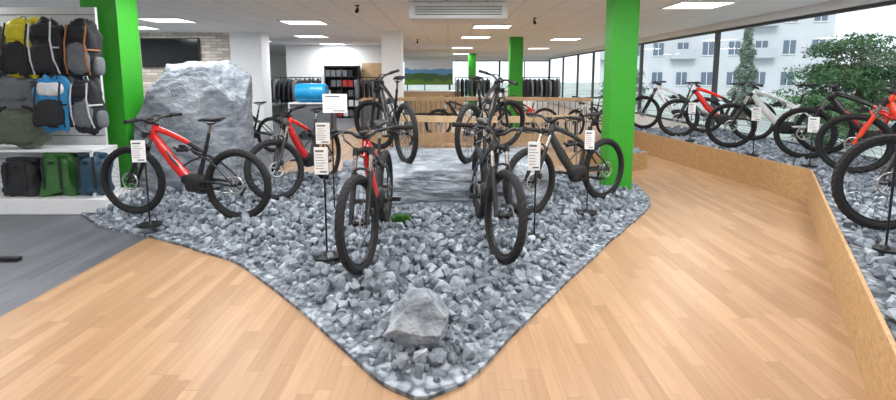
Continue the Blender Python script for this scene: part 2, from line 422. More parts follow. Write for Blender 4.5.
# stone templates
def hull(n,seed):
    rnd=random.Random(seed); bm=bmesh.new()
    for _ in range(n):
        v=Vector((rnd.gauss(0,1),rnd.gauss(0,1),rnd.gauss(0,1))).normalized(); bm.verts.new(v*rnd.uniform(.85,1.1))
    r=bmesh.ops.convex_hull(bm,input=bm.verts)
    dl=[g for g in r['geom_interior'] if isinstance(g,bmesh.types.BMVert)]
    if dl: bmesh.ops.delete(bm,geom=dl,context='VERTS')
    bmesh.ops.recalc_face_normals(bm,faces=bm.faces)
    bm.verts.index_update()
    V=np.array([v.co[:] for v in bm.verts]); F=np.array([[v.index for v in f.verts] for f in bm.faces]); bm.free()
    return V,F
T=[hull(12+i%4,i*13+1) for i in range(16)]
def rotm():
    q=np.random.normal(size=4); q/=np.linalg.norm(q); w,x,y,z=q
    return np.array([[1-2*(y*y+z*z),2*(x*y-z*w),2*(x*z+y*w)],[2*(x*y+z*w),1-2*(x*x+z*z),2*(y*z-x*w)],[2*(x*z-y*w),2*(y*z+x*w),1-2*(x*x+y*y)]])
def stones(name,pts,mat_,label):
    Vs=[];Fs=[];o=0
    for (x,y,z,r) in pts:
        V,F=T[np.random.randint(len(T))]
        sc=np.array([1,np.random.uniform(.75,.98),np.random.uniform(.6,.85)])*r
        v=(V*sc)@rotm().T+np.array([x,y,z]); Vs.append(v); Fs.append(F+o); o+=len(V)
    V=np.concatenate(Vs);F=np.concatenate(Fs)
    me=bpy.data.meshes.new(name); me.from_pydata(V.tolist(),[],F.tolist()); me.update(); me.materials.append(mat_)
    ob=obj(name,me); return top(ob,label,'gravel',kind='stuff')
def scatter(poly,cell,emin):
    P=np.array(poly); x0,y0=P.min(0);x1,y1=P.max(0)
    gx=np.arange(x0,x1,cell);gy=np.arange(y0,y1,cell)
    G=np.array([(a,b) for a in gx for b in gy])+np.random.uniform(-.5,.5,(len(gx)*len(gy),2))*cell*.9
    G=G[inside(G,poly)]; d=edist(G,poly); k=d>emin; return G[k],d[k]
# keep-out boxes: slab, big boulder, pillar, small boulder
KO=[(-1.28,1.18,5.45,6.95),(-3.9,-2.85,6.1,6.75),(2.08,2.58,6.32,6.80),(-.26,-.08,2.57,2.73)]
def blocked(x,y,r=0): return any(a-r<x<b+r and c-r<y<d+r for a,b,c,d in KO)
G,D=scatter(isl,.066,.035)
pts=[]
for (x,y),d in zip(G,D):
    if blocked(x,y): continue
    thr=.12+.06*noise.noise(Vector((x*4,y*4,2)))
    if d<thr and random.random()<.40: continue
    if y>7.3: continue
    h=hgt(d)
    r=random.choice([.030,.034,.038,.043,.048,.054,.062]) if d>thr else random.choice([.026,.030,.034])
    pts.append((x,y,h+r*(.35 if d>thr else .1),r))
    if d>.34 and random.random()<.36:
        r=random.uniform(.038,.058); pts.append((x+random.uniform(-.03,.03),y+random.uniform(-.03,.03),h+.035+r*.5,r))
pts.sort(key=lambda p:p[0]**2+p[1]**2)
near=pts[:300]; rest=pts[300:]
stones('gravel_heap',rest,M_stone,'heap of angular blue grey crushed stone around the bikes')
tm=[]
for V,F in T:
    me=bpy.data.meshes.new('gravel_stone'); me.from_pydata(V.tolist(),[],F.tolist()); me.materials.append(M_stone); tm.append(me)
for (x,y,z,r) in near:
    ob=bpy.data.objects.new('gravel_stone',random.choice(tm)); col.objects.link(ob)
    ob.location=(x,y,z); ob.rotation_euler=[random.uniform(0,6.28) for _ in range(3)]; ob.scale=(r,r*random.uniform(.75,.98),r*random.uniform(.6,.85))
    top(ob,'angular blue grey crushed stone lying in the gravel','stone',group='loose stones at the tip of the gravel bed')

# rocks
def rock(name,loc,dims,seed,label,boxy=.0,np_=16,namp=.05,rz=0,hr=(.72,.95),top_=None,extra=()):
    rnd=random.Random(seed)
    pl=[(Vector(n).normalized(),h) for n,h in extra]
    for _ in range(np_):
        n=Vector((rnd.gauss(0,1),rnd.gauss(0,1),rnd.gauss(0,1)*.8)).normalized(); pl.append((n,rnd.uniform(*hr)))
    if boxy:
        for n in ((1,0,0),(-1,0,0),(0,1,0),(0,-1,0),(0,0,1),(0,0,-1)):
            n=Vector(n)+Vector((rnd.uniform(-.12,.12),rnd.uniform(-.12,.12),0)); pl.append((n.normalized(),boxy if abs(n.z)<.5 else (top_ or boxy*.95)))
    bm=bmesh.new(); bmesh.ops.create_icosphere(bm,subdivisions=6,radius=1)
    for v in bm.verts:
        d=v.co.normalized(); r=1.6
        for n,h in pl:
            q=d.dot(n)
            if q>.05: r=min(r,h/q)
        p=d*r
        nn=noise.fractal(p*1.8+Vector((seed,0,0)),.9,2.1,6)
        rg=1-abs(noise.noise(p*2.6+Vector((0,seed,0))))*2
        p=p*(1+namp*nn*1.4-max(rg-.75,0)*namp*1.6)
        v.co=Vector((p.x*dims[0]/2,p.y*dims[1]/2,p.z*dims[2]/2))
    mz=min(v.co.z for v in bm.verts); 
    for v in bm.verts: v.co.z-=mz
    me=bpy.data.meshes.new(name); bm.to_mesh(me); bm.free(); me.materials.append(M_rock)
    for p in me.polygons: p.use_smooth=False
    o=obj(name,me,loc=loc); o.rotation_euler=(0,0,rz); return top(o,label,'rock')
rock('boulder',(-3.40,6.42,.02),(1.50,.90,1.76),3,'large pale grey boulder standing behind a red bike',boxy=.92,np_=4,namp=.04,rz=.05,hr=(.96,1.04),top_=.93,
     extra=[((-.80,-.2,.6),.90),((.75,-.25,.65),.95),((0,-.75,.65),.88),((-.35,-.3,.85),.93),((.45,-.9,.1),.84),((-.55,-.9,-.05),.84),((.9,-.5,-.1),.88),((.1,-.95,-.3),.86)])
rock('boulder',(-.02,6.20,-.02),(2.74,1.92,.585),11,'broad flat topped grey rock slab carrying two bikes',boxy=.95,np_=6,namp=.035,hr=(1.12,1.25),top_=.95,
     extra=[((.5,-.85,.2),1.10),((-.4,-.9,.1),1.06)])
rock('boulder',(-.165,2.66,-.03),(.36,.30,.36),21,'small rounded grey boulder near the tip of the gravel',boxy=0,np_=22,namp=.05,rz=.2,hr=(.86,1.0),
     extra=[((-.7,-.1,.7),.80),((.7,-.1,.7),.82),((0,-.8,.6),.82)])
# moss tuft
mb=MB()
for i in range(420):
    a=random.uniform(0,6.28);r=random.uniform(0,.08);h=random.uniform(.05,.10)*(1-r*4)
    x,y=r*math.cos(a),r*math.sin(a); dx,dy=math.cos(a)*.05,math.sin(a)*.05
    mb.add([(x-.006,y,0),(x+.006,y,0),(x+dx,y+dy,h)],[(0,1,2)])
o=obj('grass_tuft',mb.mesh('grass',[mat('grass_green',(.06,.22,.03),.7)]),loc=(-.47,4.7,.14)); top(o,'small tuft of green grass growing between the stones','plant')

# ------------------------------------------------------------ platform with OSB front
plat=[(4.08,11.2),(4.15,10.6),(4.64,5.97),(2.17,2.23),(1.79,1.64)]+[(1.79,1.0),(6.15,1.0),(6.15,11.2)]
def extr(name,poly,z0,z1,mats,mtop=0):
    n=len(poly); area=sum(poly[i][0]*poly[(i+1)%n][1]-poly[(i+1)%n][0]*poly[i][1] for i in range(n))
    P=poly if area>0 else poly[::-1]
    mb=MB(); vs=[(x,y,z0) for x,y in P]+[(x,y,z1) for x,y in P]
    mb.add(vs,[tuple(range(n))[::-1]]+[(i,(i+1)%n,n+(i+1)%n,n+i) for i in range(n)],0)
    mb.add(vs[n:],[tuple(range(n))],mtop)
    return obj(name,mb.mesh(name,mats))
PH=.36
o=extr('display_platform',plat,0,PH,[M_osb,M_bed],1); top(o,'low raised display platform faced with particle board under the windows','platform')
def board(a,b,z0,z1,t=.022):
    a=Vector(a);b=Vector(b);L=(b-a).length;ang=math.atan2((b-a).y,(b-a).x)
    o=obj('front_board',MB().box((L/2,0,(z0+z1)/2),(L,t,z1-z0)).mesh('board',[M_osb]),loc=(a.x,a.y,0)); o.rotation_euler=(0,0,ang)
    top(o,'oriented strand board panel edging the raised gravel platform','board',group='platform front boards')
off=[(4.03,10.6),(4.58,5.95),(2.10,2.22),(1.72,1.62)]
bh=PH+.07
board((3.96,11.2),off[0],0,bh); 
mid=Vector(off[0]).lerp(Vector(off[1]),.5)
board(off[0],tuple(mid),0,bh); board(tuple(mid),off[1],0,bh)
m1=Vector(off[1]).lerp(Vector(off[2]),.5); board(off[1],tuple(m1),0,bh); board(tuple(m1),off[3],0,bh)
pp=resample(plat,.2)
G,D=scatter(pp,.072,.05); pts=[]
for (x,y),d in zip(G,D):
    if y<2.0 or x>6.1: continue
    r=random.choice([.03,.036,.043,.05,.058]); pts.append((x,y,PH+r*.5,r))
    if random.random()<.3 and d>.1: pts.append((x+.02,y+.03,PH+.03+r*.6,r*.9))
stones('gravel_heap',pts,M_stone,'layer of angular blue grey crushed stone on the raised platform')
bx=[(2.75,7.75),(3.45,8.2),(3.2,8.9),(2.3,8.3)]
o=extr('gravel_box',bx,0,.3,[M_osb,M_bed],1); top(o,'low particle board planter filled with grey stones','planter')
G,D=scatter(resample(bx,.1),.08,.04)
stones('gravel_heap',[(x,y,.32,.045) for x,y in G],M_stone,'grey crushed stones filling a particle board planter')

# ------------------------------------------------------------ bikes
ax=Vector((-.423,0,.906))
def v2(x,z,y=0): return (x,y,z)
BM={}
mb=MB(); mb.torus(.339,.034,nu=84,nv=8,knob=.005,smooth=False); BM['tire']=mb.mesh('tire',[M_rubber])
mb=MB(); mb.torus(.305,.010,nu=48,nv=8,rw=.014)
for i in range(28):
    a=2*math.pi*i/28; s=1 if i%2 else -1; b=a+(.28 if (i//2)%2 else -.28)
    mb.tube([(.026*math.cos(b),s*.03,.026*math.sin(b)),(.300*math.cos(a),0,.300*math.sin(a))],.0016,n=4,m=1,caps=False)
mb.tube([(0,-.05,0),(0,-.03,0),(0,-.02,0),(0,.02,0),(0,.03,0),(0,.05,0)],[.016,.028,.018,.018,.028,.016],n=14,m=0,up=(1,0,0))
BM['wheel']=mb.mesh('wheel',[M_rim,mat('spoke_metal',(.06,.06,.065),.4,.6)])
mb=MB(); mb.torus(.085,.012,nu=36,nv=4,rw=.001)
for i in range(6):
    a=i*math.pi/3; mb.tube([(0.02*math.cos(a+.5),0,.02*math.sin(a+.5)),(.078*math.cos(a),0,.078*math.sin(a))],.0015,.005,n=4)
BM['disc']=mb.mesh('brake_disc',[M_steel])
mb=MB()
for i,r in enumerate((.052,.046,.040,.034,.028,.022)): mb.torus(r-.006,.006,nu=30,nv=4,c=(0,-.035-.0045*i,0),rw=.0015,smooth=False)
mb.tube([(0,-.03,0),(0,-.065,0)],[.03,.016],n=14,up=(1,0,0))
BM['cassette']=mb.mesh('cassette',[M_steel])
def frame_mesh(main,acc):
    mb=MB()
    mb.tube([v2(-.10,.37),v2(.0,.46),v2(.13,.60),v2(.26,.77),v2(.325,.87)],[.038,.040,.040,.036,.027],[.055,.058,.056,.050,.037],n=14,m=0)
    mb.tube([v2(-.10,.782),v2(0,.83),v2(.16,.895),v2(.30,.94)],[.022,.023,.025,.026],[.025,.026,.03,.032],n=12,m=0)
    mb.tube([v2(-.258,.69),v2(-.15,.755),v2(-.09,.787)],[.02,.022,.0225],[.022,.024,.0255],n=12,m=1)
    mb.tube([v2(.355,.835),v2(.29,.972)],[.034,.032],n=16,m=0)
    mb.tube([v2(-.165,.40),v2(-.225,.57),v2(-.285,.76)],[.026,.021,.019],[.034,.024,.019],n=12,m=1)
    mb.tube([v2(-.262,.66),v2(-.20,.64),v2(-.09,.60),v2(.02,.53)],[.012]*4,[.01]*4,n=8,m=1)
    for s in (1,-1):
        mb.tube([v2(-.17,.385,s*.05),v2(-.3,.40,s*.055),v2(-.48,.39,s*.075),v2(-.62,.37,s*.075)],[.009,.012,.011,.009],[.02,.018,.014,.013],n=8,m=1)
        mb.tube([v2(-.22,.67,s*.04),v2(-.34,.63,s*.055),v2(-.5,.50,s*.072),v2(-.62,.375,s*.075)],[.009]*4,[.014,.014,.012,.011],n=8,m=1)
        mb.tube([v2(-.25,.675,s*.035),v2(-.17,.70,s*.032),v2(-.12,.73,s*.022)],[.006]*3,[.02,.024,.014],n=8,m=1)
    mb.tube([v2(-.33,.63,-.055),v2(-.33,.63,.055)],.01,n=8,m=1,up=(1,0,0))
    mb.tube([v2(-.04,.45),v2(.11,.62),v2(.22,.765)],[.029,.0415,.024],[.022,.026,.016],n=10,m=1)
    return mb.mesh('frame',[main,acc])
mb=MB(); mb.sup((-.14,0,.372),(.125,.058,.10),.6,.6,m=0); mb.sup((-.05,0,.41),(.075,.05,.06),.7,.7,m=0)
mb.disc((-.17,0,.345),.06,.13,m=0,axis='Y'); BM['motor']=mb.mesh('motor',[M_matte])
mb=MB(); mb.tube([v2(-.125,.73),v2(-.06,.725)],.012,n=10,m=1); mb.tube([v2(-.065,.725),v2(.06,.715)],.024,n=14,m=0); mb.tube([v2(.05,.715),v2(.10,.74)],.014,n=10,m=0)
mb.sup((.0,0,.757),(.045,.018,.016),.8,.8,m=0)
BM['shock']=mb.mesh('shock',[M_matte,M_chrome])
def fork_mesh(c):
    mb=MB(); A=Vector((.62,0,.37))
    for s in (1,-1):
        o=Vector((0,s*.066,0))
        mb.tube([A+o+ax*.28,A+o+ax*.56],.0175,n=12,m=1)
        mb.tube([A+o*1.02+Vector((.0,0,-.01)),A+o+ax*.04,A+o+ax*.12,A+o+ax*.40],[.016,.019,.021,.025],n=12,m=0)
        mb.tube([A+o+ax*.54,A+o+ax*.60],.026,n=12,m=2)
    C=A+ax*.575
    mb.tube([C+Vector((0,-.07,-.005)),C+Vector((-.03,0,.005)),C+Vector((0,.07,-.005))],[.022,.03,.022],[.02,.03,.02],n=12,m=2,up=(1,0,0))
    B=A+ax*.395+Vector((.028,0,.01))
    mb.tube([B+Vector((-.02,-.064,0)),B+Vector((0,-.05,.022)),B+Vector((.008,0,.035)),B+Vector((0,.05,.022)),B+Vector((-.02,.064,0))],.011,n=8,m=0,up=(1,0,0))
    mb.tube([(.62,-.085,.37),(.62,.085,.37)],.01,n=8,m=2,up=(1,0,0))
    mb.sup((.565,.095,.44),(.022,.014,.035),.6,.6,nu=10,nv=6,m=2)
    return mb.mesh('fork',[c,M_chrome,M_matte])
BM['fork']=fork_mesh(M_bblack); FORK_OR=fork_mesh(M_orange)
mb=MB()
H=[(.292,-.395,1.05),(.315,-.2,1.055),(.330,-.11,1.04),(.338,-.05,1.005),(.34,0,1.0),(.338,.05,1.005),(.330,.11,1.04),(.315,.2,1.055),(.292,.395,1.05)]
mb.tube(H,[.013,.013,.014,.018,.018,.018,.014,.013,.013],n=10,up=(1,0,0))
mb.tube([(.288,0,.975),(.278,0,1.0)],.024,n=14); mb.tube([(.283,0,.992),(.34,0,1.0)],[.019,.022],n=12)
for s,q in ((1,0),(1,.03),(-1,0),(-1,.03)):
    mb.tube([(.32,s*(.22-q),1.045),(.42,s*(.17-q),1.06),(.475+q,s*.10,1.0),(.455,s*.045,.93),(.40,s*.035,.87),(.36,s*.033,.84)],.004,n=5,m=0,up=(0,0,1))
BM['bar']=mb.mesh('handlebar',[M_matte])
for s,k in ((1,'gl'),(-1,'gr')):
    mb=MB(); mb.tube([(.2915,s*.40,1.05),(.298,s*.34,1.052),(.309,s*.255,1.054)],[.021,.019,.020],n=12,up=(1,0,0)); mb.tube([(.3085,s*.255,1.054),(.3095,s*.245,1.054)],.023,n=12,up=(1,0,0)); BM[k]=mb.mesh('grip',[M_rubber])
    mb=MB(); mb.tube([(.318,s*.205,1.054),(.35,s*.21,1.04),(.365,s*.25,1.03),(.352,s*.33,1.03)],[.009,.009,.006,.005],n=8,up=(0,0,1)); mb.tube([(.33,s*.19,1.05),(.345,s*.15,1.045)],.012,n=8,up=(0,0,1)); BM[k+'l']=mb.mesh('brake_lever',[M_blackm])
mb=MB(); mb.sup((.352,.0,1.035),(.022,.035,.012),.4,.4,nu=12,nv=6); mb.box((.352,.0,1.047),(.03,.05,.002),1); BM['disp']=mb.mesh('display',[M_matte,M_screen])
mb=MB(); mb.tube([(.14,0,.0),(.09,0,.008),(.02,0,.01),(-.05,0,.008),(-.10,0,.018),(-.135,0,.025)],[.012,.022,.03,.058,.072,.055],[.010,.017,.02,.022,.022,.014],n=14)
mb.tube([(.09,.02,-.012),(.0,.022,-.04),(-.08,.03,-.012)],.0035,n=6); mb.tube([(.09,-.02,-.012),(.0,-.022,-.04),(-.08,-.03,-.012)],.0035,n=6)
BM['saddle']=mb.mesh('saddle',[M_matte])
mb=MB(); mb.tube([v2(-.278,.74),v2(-.322,.90)],.0165,n=12,m=0); mb.tube([v2(-.318,.89),v2(-.345,.99)],.0135,n=12,m=1); mb.box((-.348,0,.995),(.05,.04,.02),0); mb.tube([v2(-.281,.75),v2(-.287,.775)],.023,n=12,m=0)
BM['post']=mb.mesh('seat_post',[M_matte,M_chrome])
mb=MB(); mb.torus(.073,.006,nu=40,nv=4,c=(-.17,-.066,.345),rw=.002,smooth=False)
for i in range(4):
    a=i*math.pi/2+.3; mb.tube([(-.17,-.066,.345),(-.17+.07*math.cos(a),-.066,.345+.07*math.sin(a))],.003,.009,n=4)
mb.tube([(-.17,-.064,.42),(-.40,-.058,.424),(-.62,-.052,.417)],.003,.005,n=4); mb.tube([(-.17,-.064,.27),(-.45,-.058,.262),(-.60,-.052,.25)],.003,.005,n=4)
mb.tube([(-.60,-.052,.25),(-.63,-.052,.30),(-.62,-.052,.33)],.003,.005,n=4)
BM['ring']=mb.mesh('chainring',[M_steel])
mb=MB(); mb.tube([(-.62,-.07,.35),(-.63,-.085,.30),(-.61,-.08,.25)],[.012,.018,.01],n=8); mb.tube([(-.61,-.07,.25),(-.60,-.07,.24)],.02,n=10); BM['derail']=mb.mesh('derailleur',[M_blackm])
for s,k in ((1,'cl'),(-1,'cr')):
    mb=MB(); mb.tube([(-.17,s*.078,.345),(-.17+s*-.16,s*.090,.345-s*.03)],[.009,.007],[.018,.011],n=8); mb.disc((-.17,s*.073,.345),.02,.03,axis='Y'); BM[k]=mb.mesh('crank_arm',[M_blackm])
    mb=MB(); px,pz=-.17-s*.16,.345-s*.03; 
    for dx in (-.045,0,.045): mb.box((px+dx,s*.145,pz),(.012,.095,.014))
    for dy in (.10,.19): mb.box((px,s*dy,pz),(.1,.012,.014))
    BM[k+'p']=mb.mesh('pedal',[M_blackm])
FR={}
def bike(front,rear,z,main,acc,label,steer=0,group='mountain bikes on the gravel display',fork=None,lean=0):
    f=Vector(front);r=Vector(rear);d=(f-r).normalized();mid=(f+r)/2
    e=empty('mountain_bike',(mid.x,mid.y,z),math.atan2(d.y,d.x)); top(e,label,'bicycle',group=group)
    e.rotation_euler=(lean,0,math.atan2(d.y,d.x))
    k=(main.name,acc.name)
    if k not in FR: FR[k]=frame_mesh(main,acc)
    fo=obj('frame',FR[k],e)
    for n,m in (('motor','motor'),('shock_absorber','shock'),('saddle',None),('seat_post','post'),('chainring','ring'),('derailleur','derail')):
        if n=='saddle': obj(n,BM['saddle'],e,loc=(-.35,0,1.03))
        else: obj(n,BM[m],e)
    for s in ('cl','cr'):
        c=obj('crank_arm',BM[s],e); obj('pedal',BM[s+'p'],c)
    P=Vector((.346,0,.85)); S=Matrix.Translation(P)@Matrix.Rotation(steer,4,ax)@Matrix.Translation(-P)
    obj('fork',BM['fork'] if fork is None else fork,e,M=S)
    h=obj('handlebar',BM['bar'],e,M=S)
    for k in ('gl','gr'): obj('grip',BM[k],h); obj('brake_lever',BM[k+'l'],h)
    obj('display',BM['disp'],h)
    w=obj('wheel',BM['wheel'],e,M=S@Matrix.Translation((.62,0,.37))@Matrix.Rotation(random.uniform(0,6),4,'Y'))
    obj('tire',BM['tire'],w); obj('brake_disc',BM['disc'],w,loc=(0,.045,0))
    w=obj('wheel',BM['wheel'],e,loc=(-.62,0,.37))
    obj('tire',BM['tire'],w); obj('brake_disc',BM['disc'],w,loc=(0,.045,0)); obj('cassette',BM['cassette'],w)
    return e
GZ=.115
bike((-3.39,5.08),(-2.18,4.87),GZ,M_red,M_bblack,'red and black electric mountain bike in front of a boulder',steer=.05)
bike((-2.05,5.65),(-1.74,6.85),GZ,M_red,M_bblack,'red and black electric mountain bike parked behind another red bike',steer=-.55)
bike((-.67,3.55),(-.64,4.78),GZ,M_red,M_bblack,'black and red electric mountain bike on loose stones, wheel turned slightly',steer=-.20)
bike((.44,3.75),(.33,4.97),GZ,M_bblack,M_bblack,'black full suspension mountain bike on loose stones with a price sign',steer=.22)
bike((.90,5.03),(1.86,5.70),GZ,M_olive,M_bblack,'dark green full suspension mountain bike beside the green pillar',steer=0)
bike((-1.02,6.86),(-.54,5.84),.535,M_bblack,M_bblack,'black mountain bike standing on the rock slab',steer=.6)
bike((.78,6.86),(.28,5.84),.535,M_bblack,M_bblack,'black mountain bike standing on the rock slab with turned wheel',steer=-.55)
PZ=PH+.06; g2='bikes on the window platform'
bike((3.36,3.6),(4.57,3.4),PZ,M_bblack,M_bblack,'black mountain bike with wide tyres on the raised gravel platform',group=g2)
bike((4.92,5.75),(5.55,4.7),PZ,M_orange,M_orange,'orange red mountain bike on the raised gravel platform',group=g2,steer=.35,fork=FORK_OR)
bike((5.1,6.8),(5.92,5.9),PZ,M_bblack,M_red,'black mountain bike with red details on the raised gravel platform',group=g2,steer=.1)
bike((4.68,7.9),(5.75,7.3),PZ,M_silver,M_silver,'pale grey electric mountain bike on the raised gravel platform',group=g2,steer=.1)
bike((4.5,9.35),(5.6,8.8),PZ,M_red,M_bblack,'bright red electric bike on the raised gravel platform',group=g2)
bike((4.4,10.8),(5.35,10.0),PZ,M_silver,M_bblack,'silver electric bike on the raised gravel platform',group=g2)
g3='bikes deeper in the shop'
bike((-4.9,10.4),(-3.75,10.1),0,M_bblack,M_bblack,'black bicycle parked beside the white wall end',group=g3)
bike((3.3,12.4),(4.3,13.1),0,M_silver,M_bblack,'silver bicycle parked near the windows',group=g3)
bike((-.2,12.6),(.9,12.9),0,M_bblack,M_silver,'dark bicycle parked behind the curved railing',group=g3)
bike((1.5,13.4),(2.6,13.0),0,M_bblack,M_red,'black and red bicycle parked behind the curved railing',group=g3)

# ------------------------------------------------------------ price stands
def sign(x,y,z,h,tags,rz=0,label='white price card on a slim black floor stand',br=.11):
    e=empty('price_stand',(x,y,z),rz); top(e,label,'sign stand',group='price stands')
    obj('base',MB().disc((0,0,.008),br,.016,n=28).tube([(0,0,.016),(0,0,.04)],[.03,.012],n=14,up=(1,0,0)).mesh('base',[M_blackm]),e)
    obj('pole',MB().tube([(0,0,.02),(0,0,h)],.008,n=8,up=(1,0,0)).mesh('pole',[M_blackm]),e)
    for (tz,w,hh,dx) in tags:
        mb=MB().box((dx,-.012,tz),(w,.006,hh),0)
        rnd=random.Random(int(tz*100)); k=6
        mb.box((dx-w*.1,-.016,tz+hh*.36),(w*.6,.002,hh*.07),1)
        for i in range(k): 
            ww=w*rnd.uniform(.4,.75); mb.box((dx-w*.4+ww/2,-.016,tz+hh*(.22-.1*i)),(ww,.002,hh*.018),1)
        mb.box((dx+w*.15,-.016,tz-hh*.40),(w*.5,.002,hh*.05),1)
        obj('price_card',mb.mesh('card',[M_paper,M_ink]),e)
sign(-3.02,4.72,.10,.8,[(.76,.13,.22,-.05)],.1)
sign(-.99,3.78,.13,1.05,[(1.02,.11,.17,.0),(.80,.11,.22,-.02)],0,'two white price cards on a slim black floor stand')
sign(.79,4.25,.13,.9,[(.76,.11,.26,-.02)],0)
sign(1.50,5.05,.13,.9,[(.80,.10,.2,0)],0)
sign(-1.25,5.15,.13,1.3,[(1.18,.26,.2,.04)],0,'white sheet sign on a slim black floor stand')
sign(4.60,7.15,PZ,.75,[(.62,.12,.2,0)],-.3,br=.09)
sign(4.78,6.25,PZ,.7,[(.55,.12,.2,0)],-.4,br=.09)
sign(4.45,8.75,PZ,.7,[(.6,.12,.2,0)],-.3,br=.09)
sign(2.98,3.15,PZ,.95,[(.9,.15,.21,.12)],-.6,br=.07)

# ------------------------------------------------------------ curved wooden rail and railing behind the slab
def arc(x0,x1,y0,dy,K=30): return [(x0+(x1-x0)*i/K, y0-dy*math.sin(math.pi*i/K)) for i in range(K+1)]
def band(pts,z0,z1,t=.03):
    mb=MB(); vs=[]
    for (x,y) in pts: vs+=[(x,y,z0),(x,y,z1),(x,y+t,z1),(x,y+t,z0)]
    fs=[]
    for i in range(len(pts)-1):
        for j in range(4): fs.append((i*4+j,(i+1)*4+j,(i+1)*4+(j+1)%4,i*4+(j+1)%4))
    k=(len(pts)-1)*4; fs+=[(0,1,2,3),(k+3,k+2,k+1,k)]
    return mb.add(vs,fs)
def railing(A,z0,zb,z1,label,hh=.09,br=.007,bm_=None):
    e=empty('railing',(0,0,0)); top(e,label,'railing')
    obj('handrail',band(A,z1-hh,z1,.09).mesh('handrail',[M_ply]),e)
    obj('bottom_rail',band([(x,y+.01) for x,y in A],z0,zb,.03).mesh('fascia',[M_ply]),e)
    bal=MB().tube([(0,0,zb-.01),(0,0,z1-hh+.01)],br,n=6,up=(1,0,0)).mesh('baluster',[bm_ or M_steel])
    L=len(A)
    for i in range(0,L): obj('baluster',bal,e,loc=(A[i][0],A[i][1]+.03,0))
    post=MB().box((0,0,(z1-hh)/2),(.045,.045,z1-hh)).mesh('post',[M_frame])
    for i in (0,L//2,L-1): obj('post',post,e,loc=(A[i][0],A[i][1]+.07,0))
railing(arc(-.95,2.15,7.95,.35,34),.12,.32,.96,'curved low railing with thin metal bars and pale wood handrail',.10,.005)
railing(arc(-1.9,3.2,10.6,-.5,44),.05,.30,1.12,'second curved railing with thin dark bars and wood handrail',.08,.006,M_frame)

# ------------------------------------------------------------ backpack display
e=empty('shop_shelf',(-5.2,5.8,0)); top(e,'white slatwall display unit with shelf and base plinth','shelf')
mb=MB().box((-.3,.27,1.22),(2.3,.04,2.44),0)
for i in range(15): mb.box((-.3,.247,.25+i*.15),(2.3,.008,.008),1)
obj('back_panel',mb.mesh('slat',[M_slat,M_fgrey]),e)
obj('plinth',MB().box((-.1,-.06,.09),(2.65,.62,.18)).mesh('plinth',[M_whitelam]),e,bevel=.006)
obj('shelf_board',MB().box((-.15,.02,.72),(2.3,.44,.03)).mesh('sb',[M_whitelam]),e,bevel=.004)
obj('side_panel',MB().box((.98,.02,.45),(.03,.44,.54)).mesh('sp',[M_whitelam]),e)
def backpack(x,y,z,w,h,d,main,acc,label,rz=0,strap=M_fblack,seed=0,upm=None,ty=0):
    e=empty('backpack',(x,y,z),rz); e.rotation_euler=(0,ty,rz); top(e,label,'backpack',group='backpacks on the slatwall')
    obj('main_body',MB().sup((0,0,h/2),(w/2,d/2,h/2),.62,.65,nu=36,nv=26,taper=.16,wob=.26,seed=seed).mesh('body',[main]),e)
    obj('front_pocket',MB().sup((0,-d*.42,h*.34),(w*.36,d*.22,h*.27),.6,.6,wob=.2,seed=seed+3).mesh('pocket',[acc]),e)
    obj('upper_pocket',MB().sup((0,-d*.36,h*.78),(w*.32,d*.2,h*.13),.6,.6,wob=.2,seed=seed+5).mesh('pocket2',[upm or main]),e)
    for s in (-1,1):
        obj('strap',MB().tube([(s*w*.3,-d*.46,h*.93),(s*w*.31,-d*.64,h*.62),(s*w*.33,-d*.62,h*.3),(s*w*.36,-d*.42,h*.06)],.004,.012,n=6,up=(0,1,0)).mesh('strap',[strap]),e)
        obj('side_pocket',MB().sup((s*w*.46,0,h*.22),(w*.09,d*.34,h*.17),.6,.6,nu=12,nv=8).mesh('sp',[acc]),e)
        obj('compression_strap',MB().tube([(s*w*.34,-d*.60,h*.5),(s*w*.46,-d*.2,h*.5),(s*w*.47,d*.1,h*.5)],.010,.003,n=6,up=(0,0,1)).mesh('cs',[strap]),e)
    obj('carry_loop',MB().tube([(-.03,0,h*.98),(-.025,0,h*1.06),(.025,0,h*1.06),(.03,0,h*.98)],.005,n=6,up=(0,1,0)).mesh('loop',[strap]),e)
backpack(-5.08,5.83,1.58,.42,.68,.24,M_yellow,M_fblack,'yellow and black hiking backpack hanging on the slatwall',seed=1,ty=.05,upm=M_yellow)
backpack(-4.71,5.80,1.58,.41,.69,.26,M_fblack,M_fblack,'black cycling backpack with pale straps on the slatwall',seed=2,strap=M_fwhite,ty=-.04)
backpack(-4.37,5.83,1.58,.37,.66,.24,M_fblack,M_fgrey,'black backpack with orange trim hanging on the slatwall',seed=4,strap=M_forange,ty=.04)
backpack(-5.5,5.83,1.62,.40,.62,.22,M_fgrey,M_fblack,'grey backpack hanging on the slatwall',seed=7)
backpack(-4.56,5.57,.98,.40,.60,.24,M_fblue,M_fblack,'blue black and white backpack hanging below the others',.15,strap=M_fblack,seed=12,ty=.03,upm=M_fwhite)
backpack(-4.20,5.63,.96,.33,.60,.22,M_fblack,M_fgrey,'grey and black backpack hanging beside the blue one',-.1,seed=6,strap=M_fwhite,ty=-.04)
